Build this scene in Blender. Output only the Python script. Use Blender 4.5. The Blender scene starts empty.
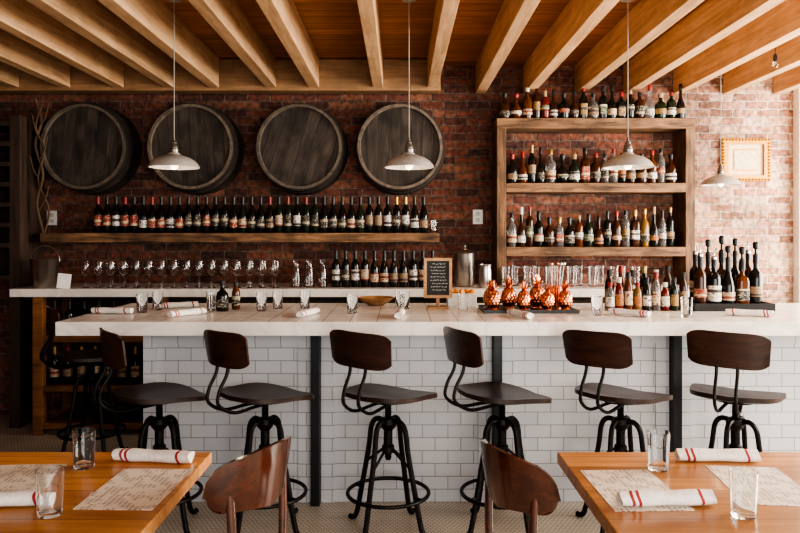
import bpy, bmesh, math, random
from mathutils import Vector, Matrix
random.seed(23)
scene = bpy.context.scene
COL = scene.collection
PI = math.pi

# ------------------------------------------------------------------ mesh builder
def catmull(pts, k=6, closed=False):
    P = [Vector(p) for p in pts]; n = len(P); out = []
    rng = n if closed else n-1
    for i in range(rng):
        if closed:
            p0, p1, p2, p3 = P[(i-1) % n], P[i], P[(i+1) % n], P[(i+2) % n]
        else:
            p1, p2 = P[i], P[i+1]
            p0 = P[i-1] if i > 0 else p1*2-p2
            p3 = P[i+2] if i+2 < n else p2*2-p1
        for j in range(k):
            t = j/k
            out.append(0.5*((2*p1)+(p2-p0)*t+(2*p0-5*p1+4*p2-p3)*t*t+(3*p1-p0-3*p2+p3)*t**3))
    if not closed: out.append(P[-1].copy())
    return out

class MB:
    def __init__(s): s.v = []; s.f = []; s.m = []
    def add(s, vs, fs, m=0):
        b = len(s.v); s.v += [tuple(v) for v in vs]
        for f in fs: s.f.append(tuple(b+i for i in f)); s.m.append(m)
        return s
    def box(s, x0, x1, y0, y1, z0, z1, m=0):
        return s.add([(x0,y0,z0),(x1,y0,z0),(x1,y1,z0),(x0,y1,z0),(x0,y0,z1),(x1,y0,z1),(x1,y1,z1),(x0,y1,z1)],
              [(0,3,2,1),(4,5,6,7),(0,1,5,4),(1,2,6,5),(2,3,7,6),(3,0,4,7)], m)
    def lathe(s, prof, n=24, m=0, c=(0,0,0), sy=1.0, sq=0):
        vs = []
        for p in prof:
            for i in range(n):
                a = 2*PI*i/n
                f = 1.0
                if sq and p[0] > .024: f = min(1.22, 1/max(abs(math.cos(a)), abs(math.sin(a))))*.88
                vs.append((p[0]*f*math.cos(a)+c[0], p[0]*f*math.sin(a)*sy+c[1], p[1]+c[2]))
        b = len(s.v); s.v += vs
        for k in range(len(prof)-1):
            for i in range(n):
                j = (i+1) % n
                s.f.append((b+k*n+i, b+k*n+j, b+(k+1)*n+j, b+(k+1)*n+i)); s.m.append(m)
        return s
    def tube(s, pts, r, n=8, m=0, closed=False, flat=1.0):
        P = [Vector(p) for p in pts]; N = len(P)
        rr = r if isinstance(r, (list, tuple)) else [r]*N
        T = []
        for i in range(N):
            if closed: t = P[(i+1) % N]-P[i-1]
            else: t = P[min(i+1, N-1)]-P[max(i-1, 0)]
            T.append(t.normalized() if t.length > 1e-9 else Vector((0,0,1)))
        up = Vector((0,0,1)) if abs(T[0].z) < .9 else Vector((1,0,0))
        nrm = (up - T[0]*up.dot(T[0])).normalized()
        vs = []
        for i in range(N):
            nrm = (nrm - T[i]*nrm.dot(T[i])).normalized()
            bi = T[i].cross(nrm)
            for k in range(n):
                a = 2*PI*k/n
                vs.append(P[i]+nrm*math.cos(a)*rr[i]*flat+bi*math.sin(a)*rr[i])
        fs = []
        R = N if closed else N-1
        for i in range(R):
            i2 = (i+1) % N
            for k in range(n):
                k2 = (k+1) % n
                fs.append((i*n+k, i*n+k2, i2*n+k2, i2*n+k))
        if not closed:
            fs.append(tuple(range(n))); fs.append(tuple((N-1)*n+k for k in range(n)))
        return s.add(vs, fs, m)
    def mesh(s, name, mats, smooth=True, ang=38, bevel=0):
        me = bpy.data.meshes.new(name)
        me.from_pydata(s.v, [], s.f)
        for m in mats: me.materials.append(m)
        for p, mi in zip(me.polygons, s.m): p.material_index = mi
        bm = bmesh.new(); bm.from_mesh(me)
        bmesh.ops.remove_doubles(bm, verts=bm.verts, dist=1e-6)
        bmesh.ops.dissolve_degenerate(bm, edges=bm.edges, dist=1e-7)
        bmesh.ops.recalc_face_normals(bm, faces=bm.faces)
        if bevel:
            bmesh.ops.bevel(bm, geom=[e for e in bm.edges if len(e.link_faces) == 2 and e.calc_face_angle(0) > .8],
                            offset=bevel, segments=2, affect='EDGES', profile=.6)
        if smooth:
            for f in bm.faces: f.smooth = True
            for e in bm.edges:
                if len(e.link_faces) == 2 and e.calc_face_angle(0) > math.radians(ang): e.smooth = False
        bm.to_mesh(me); bm.free()
        return me

def obj(name, data, parent=None, loc=(0,0,0), rot=(0,0,0), label=None, cat=None, group=None, kind=None, scale=None):
    o = bpy.data.objects.new(name, data); COL.objects.link(o)
    o.location = loc; o.rotation_euler = rot
    if scale: o.scale = scale
    if parent: o.parent = parent
    if label: o["label"] = label
    if cat: o["category"] = cat
    if group: o["group"] = group
    if kind: o["kind"] = kind
    return o

# ------------------------------------------------------------------ materials
def newmat(name):
    m = bpy.data.materials.new(name); m.use_nodes = True
    nt = m.node_tree; b = nt.nodes["Principled BSDF"]
    return m, nt, b
def N(nt, typ, **kw):
    n = nt.nodes.new(typ)
    for k, v in kw.items(): setattr(n, k, v)
    return n
def c4(c): return (c[0], c[1], c[2], 1)

def simple(name, c, rough=.5, metal=0, var=.12, scale=30, trans=0, coat=0, ior=1.45, emis=None, bump=0):
    m, nt, b = newmat(name)
    if var > 0:
        tc = N(nt, 'ShaderNodeTexCoord'); no = N(nt, 'ShaderNodeTexNoise'); no.inputs['Scale'].default_value = scale
        no.inputs['Detail'].default_value = 3
        nt.links.new(tc.outputs['Object'], no.inputs['Vector'])
        r = N(nt, 'ShaderNodeValToRGB')
        r.color_ramp.elements[0].position = .3; r.color_ramp.elements[1].position = .7
        r.color_ramp.elements[0].color = c4([x*(1-var) for x in c]); r.color_ramp.elements[1].color = c4([min(1, x*(1+var)) for x in c])
        nt.links.new(no.outputs['Fac'], r.inputs['Fac']); nt.links.new(r.outputs['Color'], b.inputs['Base Color'])
        if bump:
            bp = N(nt, 'ShaderNodeBump'); bp.inputs['Strength'].default_value = bump; bp.inputs['Distance'].default_value = .005
            nt.links.new(no.outputs['Fac'], bp.inputs['Height']); nt.links.new(bp.outputs['Normal'], b.inputs['Normal'])
    else: b.inputs['Base Color'].default_value = c4(c)
    b.inputs['Roughness'].default_value = rough; b.inputs['Metallic'].default_value = metal
    b.inputs['Transmission Weight'].default_value = trans; b.inputs['Coat Weight'].default_value = coat
    b.inputs['IOR'].default_value = ior
    if emis:
        b.inputs['Emission Color'].default_value = c4(emis[0]); b.inputs['Emission Strength'].default_value = emis[1]
    return m

def labelmat(name, c, ink, rough=.7):
    m, nt, b = newmat(name); L = nt.links.new
    tc = N(nt, 'ShaderNodeTexCoord'); oi = N(nt, 'ShaderNodeObjectInfo'); sp = N(nt, 'ShaderNodeSeparateXYZ'); L(tc.outputs['Object'], sp.inputs[0])
    ml = N(nt, 'ShaderNodeMath', operation='MULTIPLY'); ml.inputs[1].default_value = 13; L(oi.outputs['Random'], ml.inputs[0])
    ad = N(nt, 'ShaderNodeVectorMath', operation='ADD'); L(tc.outputs['Object'], ad.inputs[0]); L(ml.outputs[0], ad.inputs[1])
    mp = N(nt, 'ShaderNodeMapping'); mp.inputs['Scale'].default_value = (60,60,130); L(ad.outputs[0], mp.inputs['Vector'])
    no = N(nt, 'ShaderNodeTexNoise'); no.inputs['Scale'].default_value = 1; no.inputs['Detail'].default_value = 2; L(mp.outputs[0], no.inputs['Vector'])
    g1 = N(nt, 'ShaderNodeMath', operation='GREATER_THAN'); g1.inputs[1].default_value = .57; L(no.outputs['Fac'], g1.inputs[0])
    mr = N(nt, 'ShaderNodeMapRange'); mr.inputs['To Min'].default_value = .055; mr.inputs['To Max'].default_value = .125; L(oi.outputs['Random'], mr.inputs['Value'])
    sb = N(nt, 'ShaderNodeMath', operation='SUBTRACT'); L(sp.outputs[2], sb.inputs[0]); L(mr.outputs[0], sb.inputs[1])
    ab = N(nt, 'ShaderNodeMath', operation='ABSOLUTE'); L(sb.outputs[0], ab.inputs[0])
    lt = N(nt, 'ShaderNodeMath', operation='LESS_THAN'); lt.inputs[1].default_value = .010; L(ab.outputs[0], lt.inputs[0])
    mx = N(nt, 'ShaderNodeMath', operation='MAXIMUM'); L(g1.outputs[0], mx.inputs[0]); L(lt.outputs[0], mx.inputs[1])
    cm = N(nt, 'ShaderNodeMix', data_type='RGBA'); L(mx.outputs[0], cm.inputs['Factor']); cm.inputs['A'].default_value = c4(c); cm.inputs['B'].default_value = c4(ink)
    L(cm.outputs['Result'], b.inputs['Base Color']); b.inputs['Roughness'].default_value = rough
    return m

def wood(name, c1, c2, stretch=(1,12,12), scale=3, rough=.55, plank=None, bump=.15, coat=0, gap=(.01,.005,.003), knots=0, lo=.32, hi=.68):
    m, nt, b = newmat(name); L = nt.links.new
    tc = N(nt, 'ShaderNodeTexCoord'); oi = N(nt, 'ShaderNodeObjectInfo')
    ad = N(nt, 'ShaderNodeVectorMath', operation='ADD')
    ml = N(nt, 'ShaderNodeMath', operation='MULTIPLY'); ml.inputs[1].default_value = 37.0
    L(oi.outputs['Random'], ml.inputs[0]); L(tc.outputs['Object'], ad.inputs[0]); L(ml.outputs[0], ad.inputs[1])
    vec = ad.outputs[0]
    if plank:
        sp = N(nt, 'ShaderNodeSeparateXYZ'); L(tc.outputs['Object'], sp.inputs[0])
        dv = N(nt, 'ShaderNodeMath', operation='DIVIDE'); dv.inputs[1].default_value = plank[1]; L(sp.outputs[plank[0]], dv.inputs[0])
        fl = N(nt, 'ShaderNodeMath', operation='FLOOR'); L(dv.outputs[0], fl.inputs[0])
        wn = N(nt, 'ShaderNodeTexWhiteNoise'); wn.noise_dimensions = '1D'; L(fl.outputs[0], wn.inputs['W'])
        m3 = N(nt, 'ShaderNodeMath', operation='MULTIPLY'); m3.inputs[1].default_value = 9; L(wn.outputs['Value'], m3.inputs[0])
        a2 = N(nt, 'ShaderNodeVectorMath', operation='ADD'); L(vec, a2.inputs[0]); L(m3.outputs[0], a2.inputs[1]); vec = a2.outputs[0]
    mp = N(nt, 'ShaderNodeMapping'); mp.inputs['Scale'].default_value = stretch; L(vec, mp.inputs['Vector'])
    no = N(nt, 'ShaderNodeTexNoise'); no.inputs['Scale'].default_value = scale; no.inputs['Detail'].default_value = 7; no.inputs['Roughness'].default_value = .68
    no.inputs['Distortion'].default_value = .6
    L(mp.outputs[0], no.inputs['Vector'])
    r = N(nt, 'ShaderNodeValToRGB'); r.color_ramp.elements[0].position = lo; r.color_ramp.elements[1].position = hi
    r.color_ramp.elements[0].color = c4(c1); r.color_ramp.elements[1].color = c4(c2); L(no.outputs['Fac'], r.inputs['Fac'])
    col = r.outputs['Color']
    if knots:
        n2 = N(nt, 'ShaderNodeTexNoise'); n2.inputs['Scale'].default_value = 4.5; n2.inputs['Detail'].default_value = 4; L(vec, n2.inputs['Vector'])
        r2 = N(nt, 'ShaderNodeValToRGB'); r2.color_ramp.elements[0].position = .36; r2.color_ramp.elements[1].position = .55
        r2.color_ramp.elements[0].color = (1-knots,)*3+(1,); r2.color_ramp.elements[1].color = (1,1,1,1); L(n2.outputs['Fac'], r2.inputs['Fac'])
        mk = N(nt, 'ShaderNodeMix', data_type='RGBA', blend_type='MULTIPLY'); mk.inputs['Factor'].default_value = 1
        L(col, mk.inputs['A']); L(r2.outputs[0], mk.inputs['B']); col = mk.outputs['Result']
    hs0 = N(nt, 'ShaderNodeHueSaturation'); L(col, hs0.inputs['Color'])
    mr0 = N(nt, 'ShaderNodeMapRange'); mr0.inputs['To Min'].default_value = .84; mr0.inputs['To Max'].default_value = 1.14
    L(oi.outputs['Random'], mr0.inputs['Value']); L(mr0.outputs[0], hs0.inputs['Value']); col = hs0.outputs[0]
    if plank:
        hs = N(nt, 'ShaderNodeHueSaturation'); L(col, hs.inputs['Color'])
        mr = N(nt, 'ShaderNodeMapRange'); mr.inputs['To Min'].default_value = .75; mr.inputs['To Max'].default_value = 1.2
        L(wn.outputs['Value'], mr.inputs['Value']); L(mr.outputs[0], hs.inputs['Value'])
        fr = N(nt, 'ShaderNodeMath', operation='FRACT'); L(dv.outputs[0], fr.inputs[0])
        lt = N(nt, 'ShaderNodeMath', operation='LESS_THAN'); lt.inputs[1].default_value = .035; L(fr.outputs[0], lt.inputs[0])
        mx = N(nt, 'ShaderNodeMix', data_type='RGBA'); L(lt.outputs[0], mx.inputs['Factor']); L(hs.outputs[0], mx.inputs['A']); mx.inputs['B'].default_value = c4(gap)
        col = mx.outputs['Result']
    L(col, b.inputs['Base Color'])
    bp = N(nt, 'ShaderNodeBump'); bp.inputs['Strength'].default_value = bump; bp.inputs['Distance'].default_value = .004
    L(no.outputs['Fac'], bp.inputs['Height']); L(bp.outputs['Normal'], b.inputs['Normal'])
    b.inputs['Roughness'].default_value = rough; b.inputs['Coat Weight'].default_value = coat; b.inputs['Coat Roughness'].default_value = .12
    return m

def tilemat(name, ax, ca, cb, mortar, w, h, ms, rough=.16, bump=.35):
    m, nt, b = newmat(name); L = nt.links.new
    tc = N(nt, 'ShaderNodeTexCoord'); sp = N(nt, 'ShaderNodeSeparateXYZ'); cb_ = N(nt, 'ShaderNodeCombineXYZ')
    L(tc.outputs['Object'], sp.inputs[0]); L(sp.outputs[ax[0]], cb_.inputs[0]); L(sp.outputs[ax[1]], cb_.inputs[1])
    br = N(nt, 'ShaderNodeTexBrick'); br.offset = .5
    br.inputs['Scale'].default_value = 1; br.inputs['Brick Width'].default_value = w; br.inputs['Row Height'].default_value = h
    br.inputs['Mortar Size'].default_value = ms; br.inputs['Mortar Smooth'].default_value = .25; br.inputs['Bias'].default_value = 0
    br.inputs['Color1'].default_value = c4(ca); br.inputs['Color2'].default_value = c4(cb); br.inputs['Mortar'].default_value = c4(mortar)
    L(cb_.outputs[0], br.inputs['Vector']); L(br.outputs['Color'], b.inputs['Base Color'])
    inv = N(nt, 'ShaderNodeMath', operation='SUBTRACT'); inv.inputs[0].default_value = 1; L(br.outputs['Fac'], inv.inputs[1])
    bp = N(nt, 'ShaderNodeBump'); bp.inputs['Strength'].default_value = bump; bp.inputs['Distance'].default_value = .01
    L(inv.outputs[0], bp.inputs['Height']); L(bp.outputs['Normal'], b.inputs['Normal'])
    b.inputs['Roughness'].default_value = rough
    return m

def brickmat(name, ax, w=.208, h=.071, lit_right=True):
    m, nt, b = newmat(name); L = nt.links.new
    tc = N(nt, 'ShaderNodeTexCoord'); sp = N(nt, 'ShaderNodeSeparateXYZ'); cb_ = N(nt, 'ShaderNodeCombineXYZ')
    L(tc.outputs['Object'], sp.inputs[0]); L(sp.outputs[ax[0]], cb_.inputs[0]); L(sp.outputs[ax[1]], cb_.inputs[1])
    n0 = N(nt, 'ShaderNodeTexNoise'); n0.inputs['Scale'].default_value = 9; n0.inputs['Detail'].default_value = 7; n0.inputs['Roughness'].default_value = .72; L(tc.outputs['Object'], n0.inputs['Vector'])
    sc = N(nt, 'ShaderNodeVectorMath', operation='SCALE'); sc.inputs['Scale'].default_value = .042; L(n0.outputs['Color'], sc.inputs[0])
    a = N(nt, 'ShaderNodeVectorMath', operation='ADD'); L(cb_.outputs[0], a.inputs[0]); L(sc.outputs[0], a.inputs[1])
    br = N(nt, 'ShaderNodeTexBrick'); br.offset = .5
    br.inputs['Scale'].default_value = 1; br.inputs['Brick Width'].default_value = w; br.inputs['Row Height'].default_value = h
    br.inputs['Mortar Size'].default_value = .0075; br.inputs['Mortar Smooth'].default_value = .5; br.inputs['Bias'].default_value = 0
    br.inputs['Color1'].default_value = (0,0,0,1); br.inputs['Color2'].default_value = (1,1,1,1); br.inputs['Mortar'].default_value = (.5,.5,.5,1)
    L(a.outputs[0], br.inputs['Vector'])
    rb = N(nt, 'ShaderNodeValToRGB'); e = rb.color_ramp.elements
    e[0].position = 0; e[0].color = (.075,.034,.026,1); e[1].position = 1; e[1].color = (.25,.11,.067,1)
    for p_, c_ in ((.25,(.12,.045,.032,1)),(.5,(.165,.058,.037,1)),(.75,(.205,.072,.044,1))):
        x_ = e.new(p_); x_.color = c_
    L(br.outputs['Color'], rb.inputs['Fac'])
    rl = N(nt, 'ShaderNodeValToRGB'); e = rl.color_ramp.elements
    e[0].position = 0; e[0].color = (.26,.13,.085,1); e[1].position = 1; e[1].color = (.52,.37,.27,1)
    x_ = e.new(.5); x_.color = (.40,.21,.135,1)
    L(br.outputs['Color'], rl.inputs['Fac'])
    fx = N(nt, 'ShaderNodeMapRange'); fx.inputs['From Min'].default_value = 2.0; fx.inputs['From Max'].default_value = 3.2  # brick and mortar lightened towards the right: window light put into the colour
    fx.inputs['To Min'].default_value = 0; fx.inputs['To Max'].default_value = .9 if lit_right else 0; L(sp.outputs[0], fx.inputs['Value'])
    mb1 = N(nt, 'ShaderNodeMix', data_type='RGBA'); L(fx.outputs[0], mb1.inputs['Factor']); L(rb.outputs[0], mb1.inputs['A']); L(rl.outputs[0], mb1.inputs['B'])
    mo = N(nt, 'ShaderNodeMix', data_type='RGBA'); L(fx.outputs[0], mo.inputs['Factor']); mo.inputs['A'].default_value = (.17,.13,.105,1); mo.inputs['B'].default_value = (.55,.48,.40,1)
    mb2 = N(nt, 'ShaderNodeMix', data_type='RGBA'); L(br.outputs['Fac'], mb2.inputs['Factor']); L(mb1.outputs['Result'], mb2.inputs['A']); L(mo.outputs['Result'], mb2.inputs['B'])
    col = mb2.outputs['Result']
    no = N(nt, 'ShaderNodeTexNoise'); no.inputs['Scale'].default_value = 26; no.inputs['Detail'].default_value = 7; L(tc.outputs['Object'], no.inputs['Vector'])
    hs = N(nt, 'ShaderNodeHueSaturation'); L(col, hs.inputs['Color'])
    mr = N(nt, 'ShaderNodeMapRange'); mr.inputs['From Min'].default_value = .3; mr.inputs['From Max'].default_value = .7
    mr.inputs['To Min'].default_value = .5; mr.inputs['To Max'].default_value = 1.5; L(no.outputs['Fac'], mr.inputs['Value'])
    nb = N(nt, 'ShaderNodeTexNoise'); nb.inputs['Scale'].default_value = 1.7; nb.inputs['Detail'].default_value = 3; L(tc.outputs['Object'], nb.inputs['Vector'])
    mb_ = N(nt, 'ShaderNodeMapRange'); mb_.inputs['From Min'].default_value = .35; mb_.inputs['From Max'].default_value = .65
    mb_.inputs['To Min'].default_value = .7; mb_.inputs['To Max'].default_value = 1.2; L(nb.outputs['Fac'], mb_.inputs['Value'])
    mm = N(nt, 'ShaderNodeMath', operation='MULTIPLY'); L(mr.outputs[0], mm.inputs[0]); L(mb_.outputs[0], mm.inputs[1])
    L(mm.outputs[0], hs.inputs['Value']); col = hs.outputs[0]
    n2 = N(nt, 'ShaderNodeTexNoise'); n2.inputs['Scale'].default_value = 17; n2.inputs['Detail'].default_value = 8; n2.inputs['Roughness'].default_value = .75; L(tc.outputs['Object'], n2.inputs['Vector'])
    r2 = N(nt, 'ShaderNodeValToRGB'); r2.color_ramp.elements[0].position = .56; r2.color_ramp.elements[1].position = .70
    r2.color_ramp.elements[0].color = (0,0,0,1); r2.color_ramp.elements[1].color = (.6,.6,.6,1); L(n2.outputs['Fac'], r2.inputs['Fac'])
    mx = N(nt, 'ShaderNodeMix', data_type='RGBA'); L(r2.outputs['Color'], mx.inputs['Factor']); L(col, mx.inputs['A']); L(mo.outputs['Result'], mx.inputs['B'])
    L(mx.outputs['Result'], b.inputs['Base Color'])
    inv = N(nt, 'ShaderNodeMath', operation='SUBTRACT'); inv.inputs[0].default_value = 1; L(br.outputs['Fac'], inv.inputs[1])
    mu = N(nt, 'ShaderNodeMath', operation='MULTIPLY_ADD'); L(no.outputs['Fac'], mu.inputs[0]); mu.inputs[1].default_value = .9; L(inv.outputs[0], mu.inputs[2])
    bp = N(nt, 'ShaderNodeBump'); bp.inputs['Strength'].default_value = .9; bp.inputs['Distance'].default_value = .012
    L(mu.outputs[0], bp.inputs['Height']); L(bp.outputs['Normal'], b.inputs['Normal'])
    b.inputs['Roughness'].default_value = .88
    return m

def hexmat(name, size=.026):
    m, nt, b = newmat(name); L = nt.links.new
    tc = N(nt, 'ShaderNodeTexCoord')
    def VM(op, a, bb=None):
        n = N(nt, 'ShaderNodeVectorMath', operation=op)
        for i, q in enumerate((a, bb)):
            if q is None: continue
            if isinstance(q, tuple): n.inputs[i].default_value = q
            else: L(q, n.inputs[i])
        return n
    p = VM('SCALE', tc.outputs['Object']); p.inputs['Scale'].default_value = 1/size
    p = VM('ADD', p.outputs[0], (1000, 1000*1.7320508, 0))
    s = (1, 1.7320508, 1); h = (.5, .8660254, 0)
    a = VM('SUBTRACT', VM('MODULO', p.outputs[0], s).outputs[0], h)
    q = VM('SUBTRACT', p.outputs[0], h)
    bb = VM('SUBTRACT', VM('MODULO', q.outputs[0], s).outputs[0], h)
    z = (1, 1, 0)
    a = VM('MULTIPLY', a.outputs[0], z); bb = VM('MULTIPLY', bb.outputs[0], z)
    la = VM('LENGTH', a.outputs[0]); lb = VM('LENGTH', bb.outputs[0])
    lt = N(nt, 'ShaderNodeMath', operation='LESS_THAN'); L(la.outputs['Value'], lt.inputs[0]); L(lb.outputs['Value'], lt.inputs[1])
    mx = N(nt, 'ShaderNodeMix', data_type='VECTOR'); L(lt.outputs[0], mx.inputs['Factor']); L(bb.outputs[0], mx.inputs[4]); L(a.outputs[0], mx.inputs[5])
    g = VM('ABSOLUTE', mx.outputs[1])
    dt = VM('DOT_PRODUCT', g.outputs[0], (.5, .8660254, 0))
    sp = N(nt, 'ShaderNodeSeparateXYZ'); L(g.outputs[0], sp.inputs[0])
    mxx = N(nt, 'ShaderNodeMath', operation='MAXIMUM'); L(dt.outputs['Value'], mxx.inputs[0]); L(sp.outputs[0], mxx.inputs[1])
    r = N(nt, 'ShaderNodeValToRGB'); r.color_ramp.elements[0].position = .42; r.color_ramp.elements[1].position = .46
    r.color_ramp.elements[0].color = (.66,.59,.48,1); r.color_ramp.elements[1].color = (.10,.085,.07,1)
    L(mxx.outputs[0], r.inputs['Fac'])
    no = N(nt, 'ShaderNodeTexNoise'); no.inputs['Scale'].default_value = 3; L(tc.outputs['Object'], no.inputs['Vector'])
    hs = N(nt, 'ShaderNodeHueSaturation'); L(r.outputs[0], hs.inputs['Color'])
    mr = N(nt, 'ShaderNodeMapRange'); mr.inputs['To Min'].default_value = .6; mr.inputs['To Max'].default_value = 1.3; L(no.outputs['Fac'], mr.inputs['Value']); L(mr.outputs[0], hs.inputs['Value'])
    L(hs.outputs[0], b.inputs['Base Color']); b.inputs['Roughness'].default_value = .35
    return m

def marble(name, grid=True):
    m, nt, b = newmat(name); L = nt.links.new
    tc = N(nt, 'ShaderNodeTexCoord')
    no = N(nt, 'ShaderNodeTexNoise'); no.inputs['Scale'].default_value = 2.2; no.inputs['Detail'].default_value = 8; no.inputs['Distortion'].default_value = 1.6
    L(tc.outputs['Object'], no.inputs['Vector'])
    r = N(nt, 'ShaderNodeValToRGB'); e = r.color_ramp.elements
    e[0].position = .44; e[0].color = (.86,.81,.75,1); e[1].position = .56; e[1].color = (.86,.81,.75,1)
    x = e.new(.5); x.color = (.75,.71,.66,1)
    L(no.outputs['Fac'], r.inputs['Fac']); col = r.outputs[0]
    if grid:
        br = N(nt, 'ShaderNodeTexBrick'); br.offset = 0
        br.inputs['Scale'].default_value = 1; br.inputs['Brick Width'].default_value = .155; br.inputs['Row Height'].default_value = .155
        br.inputs['Mortar Size'].default_value = .003; br.inputs['Mortar Smooth'].default_value = .1
        L(tc.outputs['Object'], br.inputs['Vector'])
        mx = N(nt, 'ShaderNodeMix', data_type='RGBA'); L(br.outputs['Fac'], mx.inputs['Factor']); L(col, mx.inputs['A']); mx.inputs['B'].default_value = (.42,.38,.34,1)
        col = mx.outputs['Result']
    L(col, b.inputs['Base Color']); b.inputs['Roughness'].default_value = .25
    return m

def menumat(name, s=1.0, bg=(.80,.73,.62,1)):
    m, nt, b = newmat(name); L = nt.links.new
    tc = N(nt, 'ShaderNodeTexCoord')
    br = N(nt, 'ShaderNodeTexBrick'); br.offset = .37; br.offset_frequency = 1
    br.inputs['Scale'].default_value = s; br.inputs['Brick Width'].default_value = .017; br.inputs['Row Height'].default_value = .0115
    br.inputs['Mortar Size'].default_value = .0032; br.inputs['Mortar Smooth'].default_value = .3
    L(tc.outputs['Object'], br.inputs['Vector'])
    no = N(nt, 'ShaderNodeTexNoise'); no.inputs['Scale'].default_value = 20*s; L(tc.outputs['Object'], no.inputs['Vector'])
    gt = N(nt, 'ShaderNodeMath', operation='GREATER_THAN'); gt.inputs[1].default_value = .5; L(no.outputs['Fac'], gt.inputs[0])
    mx_ = N(nt, 'ShaderNodeMath', operation='MAXIMUM'); L(gt.outputs[0], mx_.inputs[0]); L(br.outputs['Fac'], mx_.inputs[1])
    mx = N(nt, 'ShaderNodeMix', data_type='RGBA'); L(mx_.outputs[0], mx.inputs['Factor']); mx.inputs['A'].default_value = (.30,.26,.22,1); mx.inputs['B'].default_value = bg
    L(mx.outputs['Result'], b.inputs['Base Color']); b.inputs['Roughness'].default_value = .8
    return m

M = {}
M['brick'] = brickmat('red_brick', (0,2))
M['brick_side'] = brickmat('side_brick', (1,2), lit_right=False)
M['tile'] = tilemat('white_subway_tile', (0,2), (.58,.60,.63), (.52,.545,.58), (.22,.225,.235), .155, .0775, .0023)
M['tile_side'] = tilemat('white_subway_tile_side', (1,2), (.58,.60,.63), (.52,.545,.58), (.22,.225,.235), .155, .0775, .0023)
M['hex'] = hexmat('hex_mosaic')
M['marble'] = marble('marble_tiles'); M['marble_plain'] = marble('marble_slab', False)
M['beam'] = wood('pine_beam', (.42,.24,.12), (.72,.47,.27), (13,1,13), 1.6, .62, knots=.12, bump=.25)
M['ledger'] = wood('pine_ledger', (.24,.125,.06), (.44,.26,.13), (1,12,12), 2, .6, knots=.25)
M['ceil'] = wood('ceiling_planks', (.24,.09,.028), (.50,.21,.07), (1,9,9), 2, .5, plank=(1,.14))
M['shelf'] = wood('reclaimed_shelf', (.05,.026,.014), (.33,.18,.09), (1,11,11), 3.2, .75, knots=.5, bump=.6, lo=.34, hi=.66)
M['shelf_v'] = wood('reclaimed_post', (.05,.026,.014), (.28,.155,.08), (11,11,1), 3.2, .75, knots=.5, bump=.6, lo=.34, hi=.66)
M['under'] = wood('orange_shelf_wood', (.13,.052,.018), (.34,.15,.055), (1,14,14), 2.5, .5, knots=.4)
M['barrel'] = wood('barrel_stave', (.028,.021,.016), (.085,.066,.052), (9,9,1), 2, .75, bump=.4)
M['barrelhead'] = wood('barrel_head', (.030,.023,.018), (.115,.090,.071), (7,1,7), 2.4, .75, plank=(0,.095), knots=.5, gap=(.015,.011,.009), bump=.4)
M['barrelrim'] = wood('barrel_rim', (.07,.053,.040), (.19,.15,.115), (3,3,3), 6, .7)
M['darkwood'] = wood('dark_wood', (.020,.012,.008), (.07,.042,.028), (12,12,1), 2, .7)
M['seat'] = wood('walnut_seat', (.013,.006,.004), (.048,.021,.013), (12,1,12), 3, .4, coat=.12)
M['backrest'] = wood('walnut_back', (.018,.007,.005), (.065,.026,.016), (1,10,10), 3, .36, coat=.3)
M['chair'] = wood('mahogany_chair', (.028,.008,.005), (.095,.025,.011), (2,2,5), 4, .14, coat=1)
M['table'] = wood('oak_tabletop', (.42,.165,.05), (.68,.34,.12), (1,14,14), 1.7, .32, plank=(1,.12), coat=.25, gap=(.20,.09,.03))
M['iron'] = simple('black_iron', (.020,.018,.017), .45, .75, var=.4, scale=50)
M['hoop'] = simple('hoop_iron', (.06,.052,.045), .6, .6)
M['post'] = simple('steel_post', (.03,.032,.035), .4, .6)
M['steel'] = simple('brushed_steel', (.50,.48,.45), .28, 1)
M['copper'] = simple('polished_copper', (.66,.25,.13), .2, 1, var=.15, scale=20)
M['gold'] = simple('gilt_frame', (.48,.23,.03), .45, .3, bump=.6, scale=60)
M['enamel'] = simple('grey_enamel', (.40,.38,.35), .32, .1)
M['socket'] = simple('socket_metal', (.20,.18,.16), .35, .8)
M['bulb'] = simple('bulb', (1,.9,.75), .3, var=0, emis=((1,.85,.65), 1.2))
M['cord'] = simple('cord', (.35,.32,.28), .7)
M['glass'] = simple('clear_glass', (.97,.98,.98), .01, var=0, trans=1, ior=1.42)
M['linen'] = simple('white_linen', (.80,.77,.73), .9, bump=.3, scale=90)
M['redstripe'] = simple('red_stripe', (.38,.05,.05), .9)
M['paper'] = simple('cream_paper', (.66,.53,.34), .8)
M['white'] = simple('white_paint', (.80,.80,.78), .5)
M['menu'] = menumat('menu_paper'); M['document'] = menumat('framed_document', 1.4, (.68,.56,.38,1))
M['plaster'] = simple('pale_plaster', (.55,.52,.48), .8)
M['slate'] = simple('chalkboard', (.035,.036,.035), .8)
M['chalk'] = simple('chalk', (.75,.74,.70), .9)
M['framewood'] = wood('frame_wood', (.28,.14,.06), (.50,.28,.13), (6,6,6), 4, .5)
M['blackpl'] = simple('black_plastic', (.012,.012,.012), .35)
M['teal'] = simple('teal_paint', (.08,.18,.19), .6)
M['bark'] = simple('twig_bark', (.12,.075,.045), .9)
M['orange'] = simple('orange_peel', (.75,.27,.03), .5)
BG = {
 'black': simple('bottle_dark', (.008,.008,.007), .07, var=0),
 'green': simple('bottle_green', (.010,.020,.010), .07, var=0),
 'amber': simple('bottle_amber', (.13,.038,.009), .08, var=0, trans=.3),
 'brown': simple('bottle_brown', (.040,.014,.006), .08, var=0),
 'clear': simple('bottle_clear', (.66,.66,.64), .04, var=0, trans=.88),
 'red': simple('bottle_red', (.16,.015,.010), .1, var=0, trans=.2),
 'yellow': simple('bottle_yellow', (.28,.15,.04), .1, var=0, trans=.35)}
INK = (.06,.045,.04)
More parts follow.
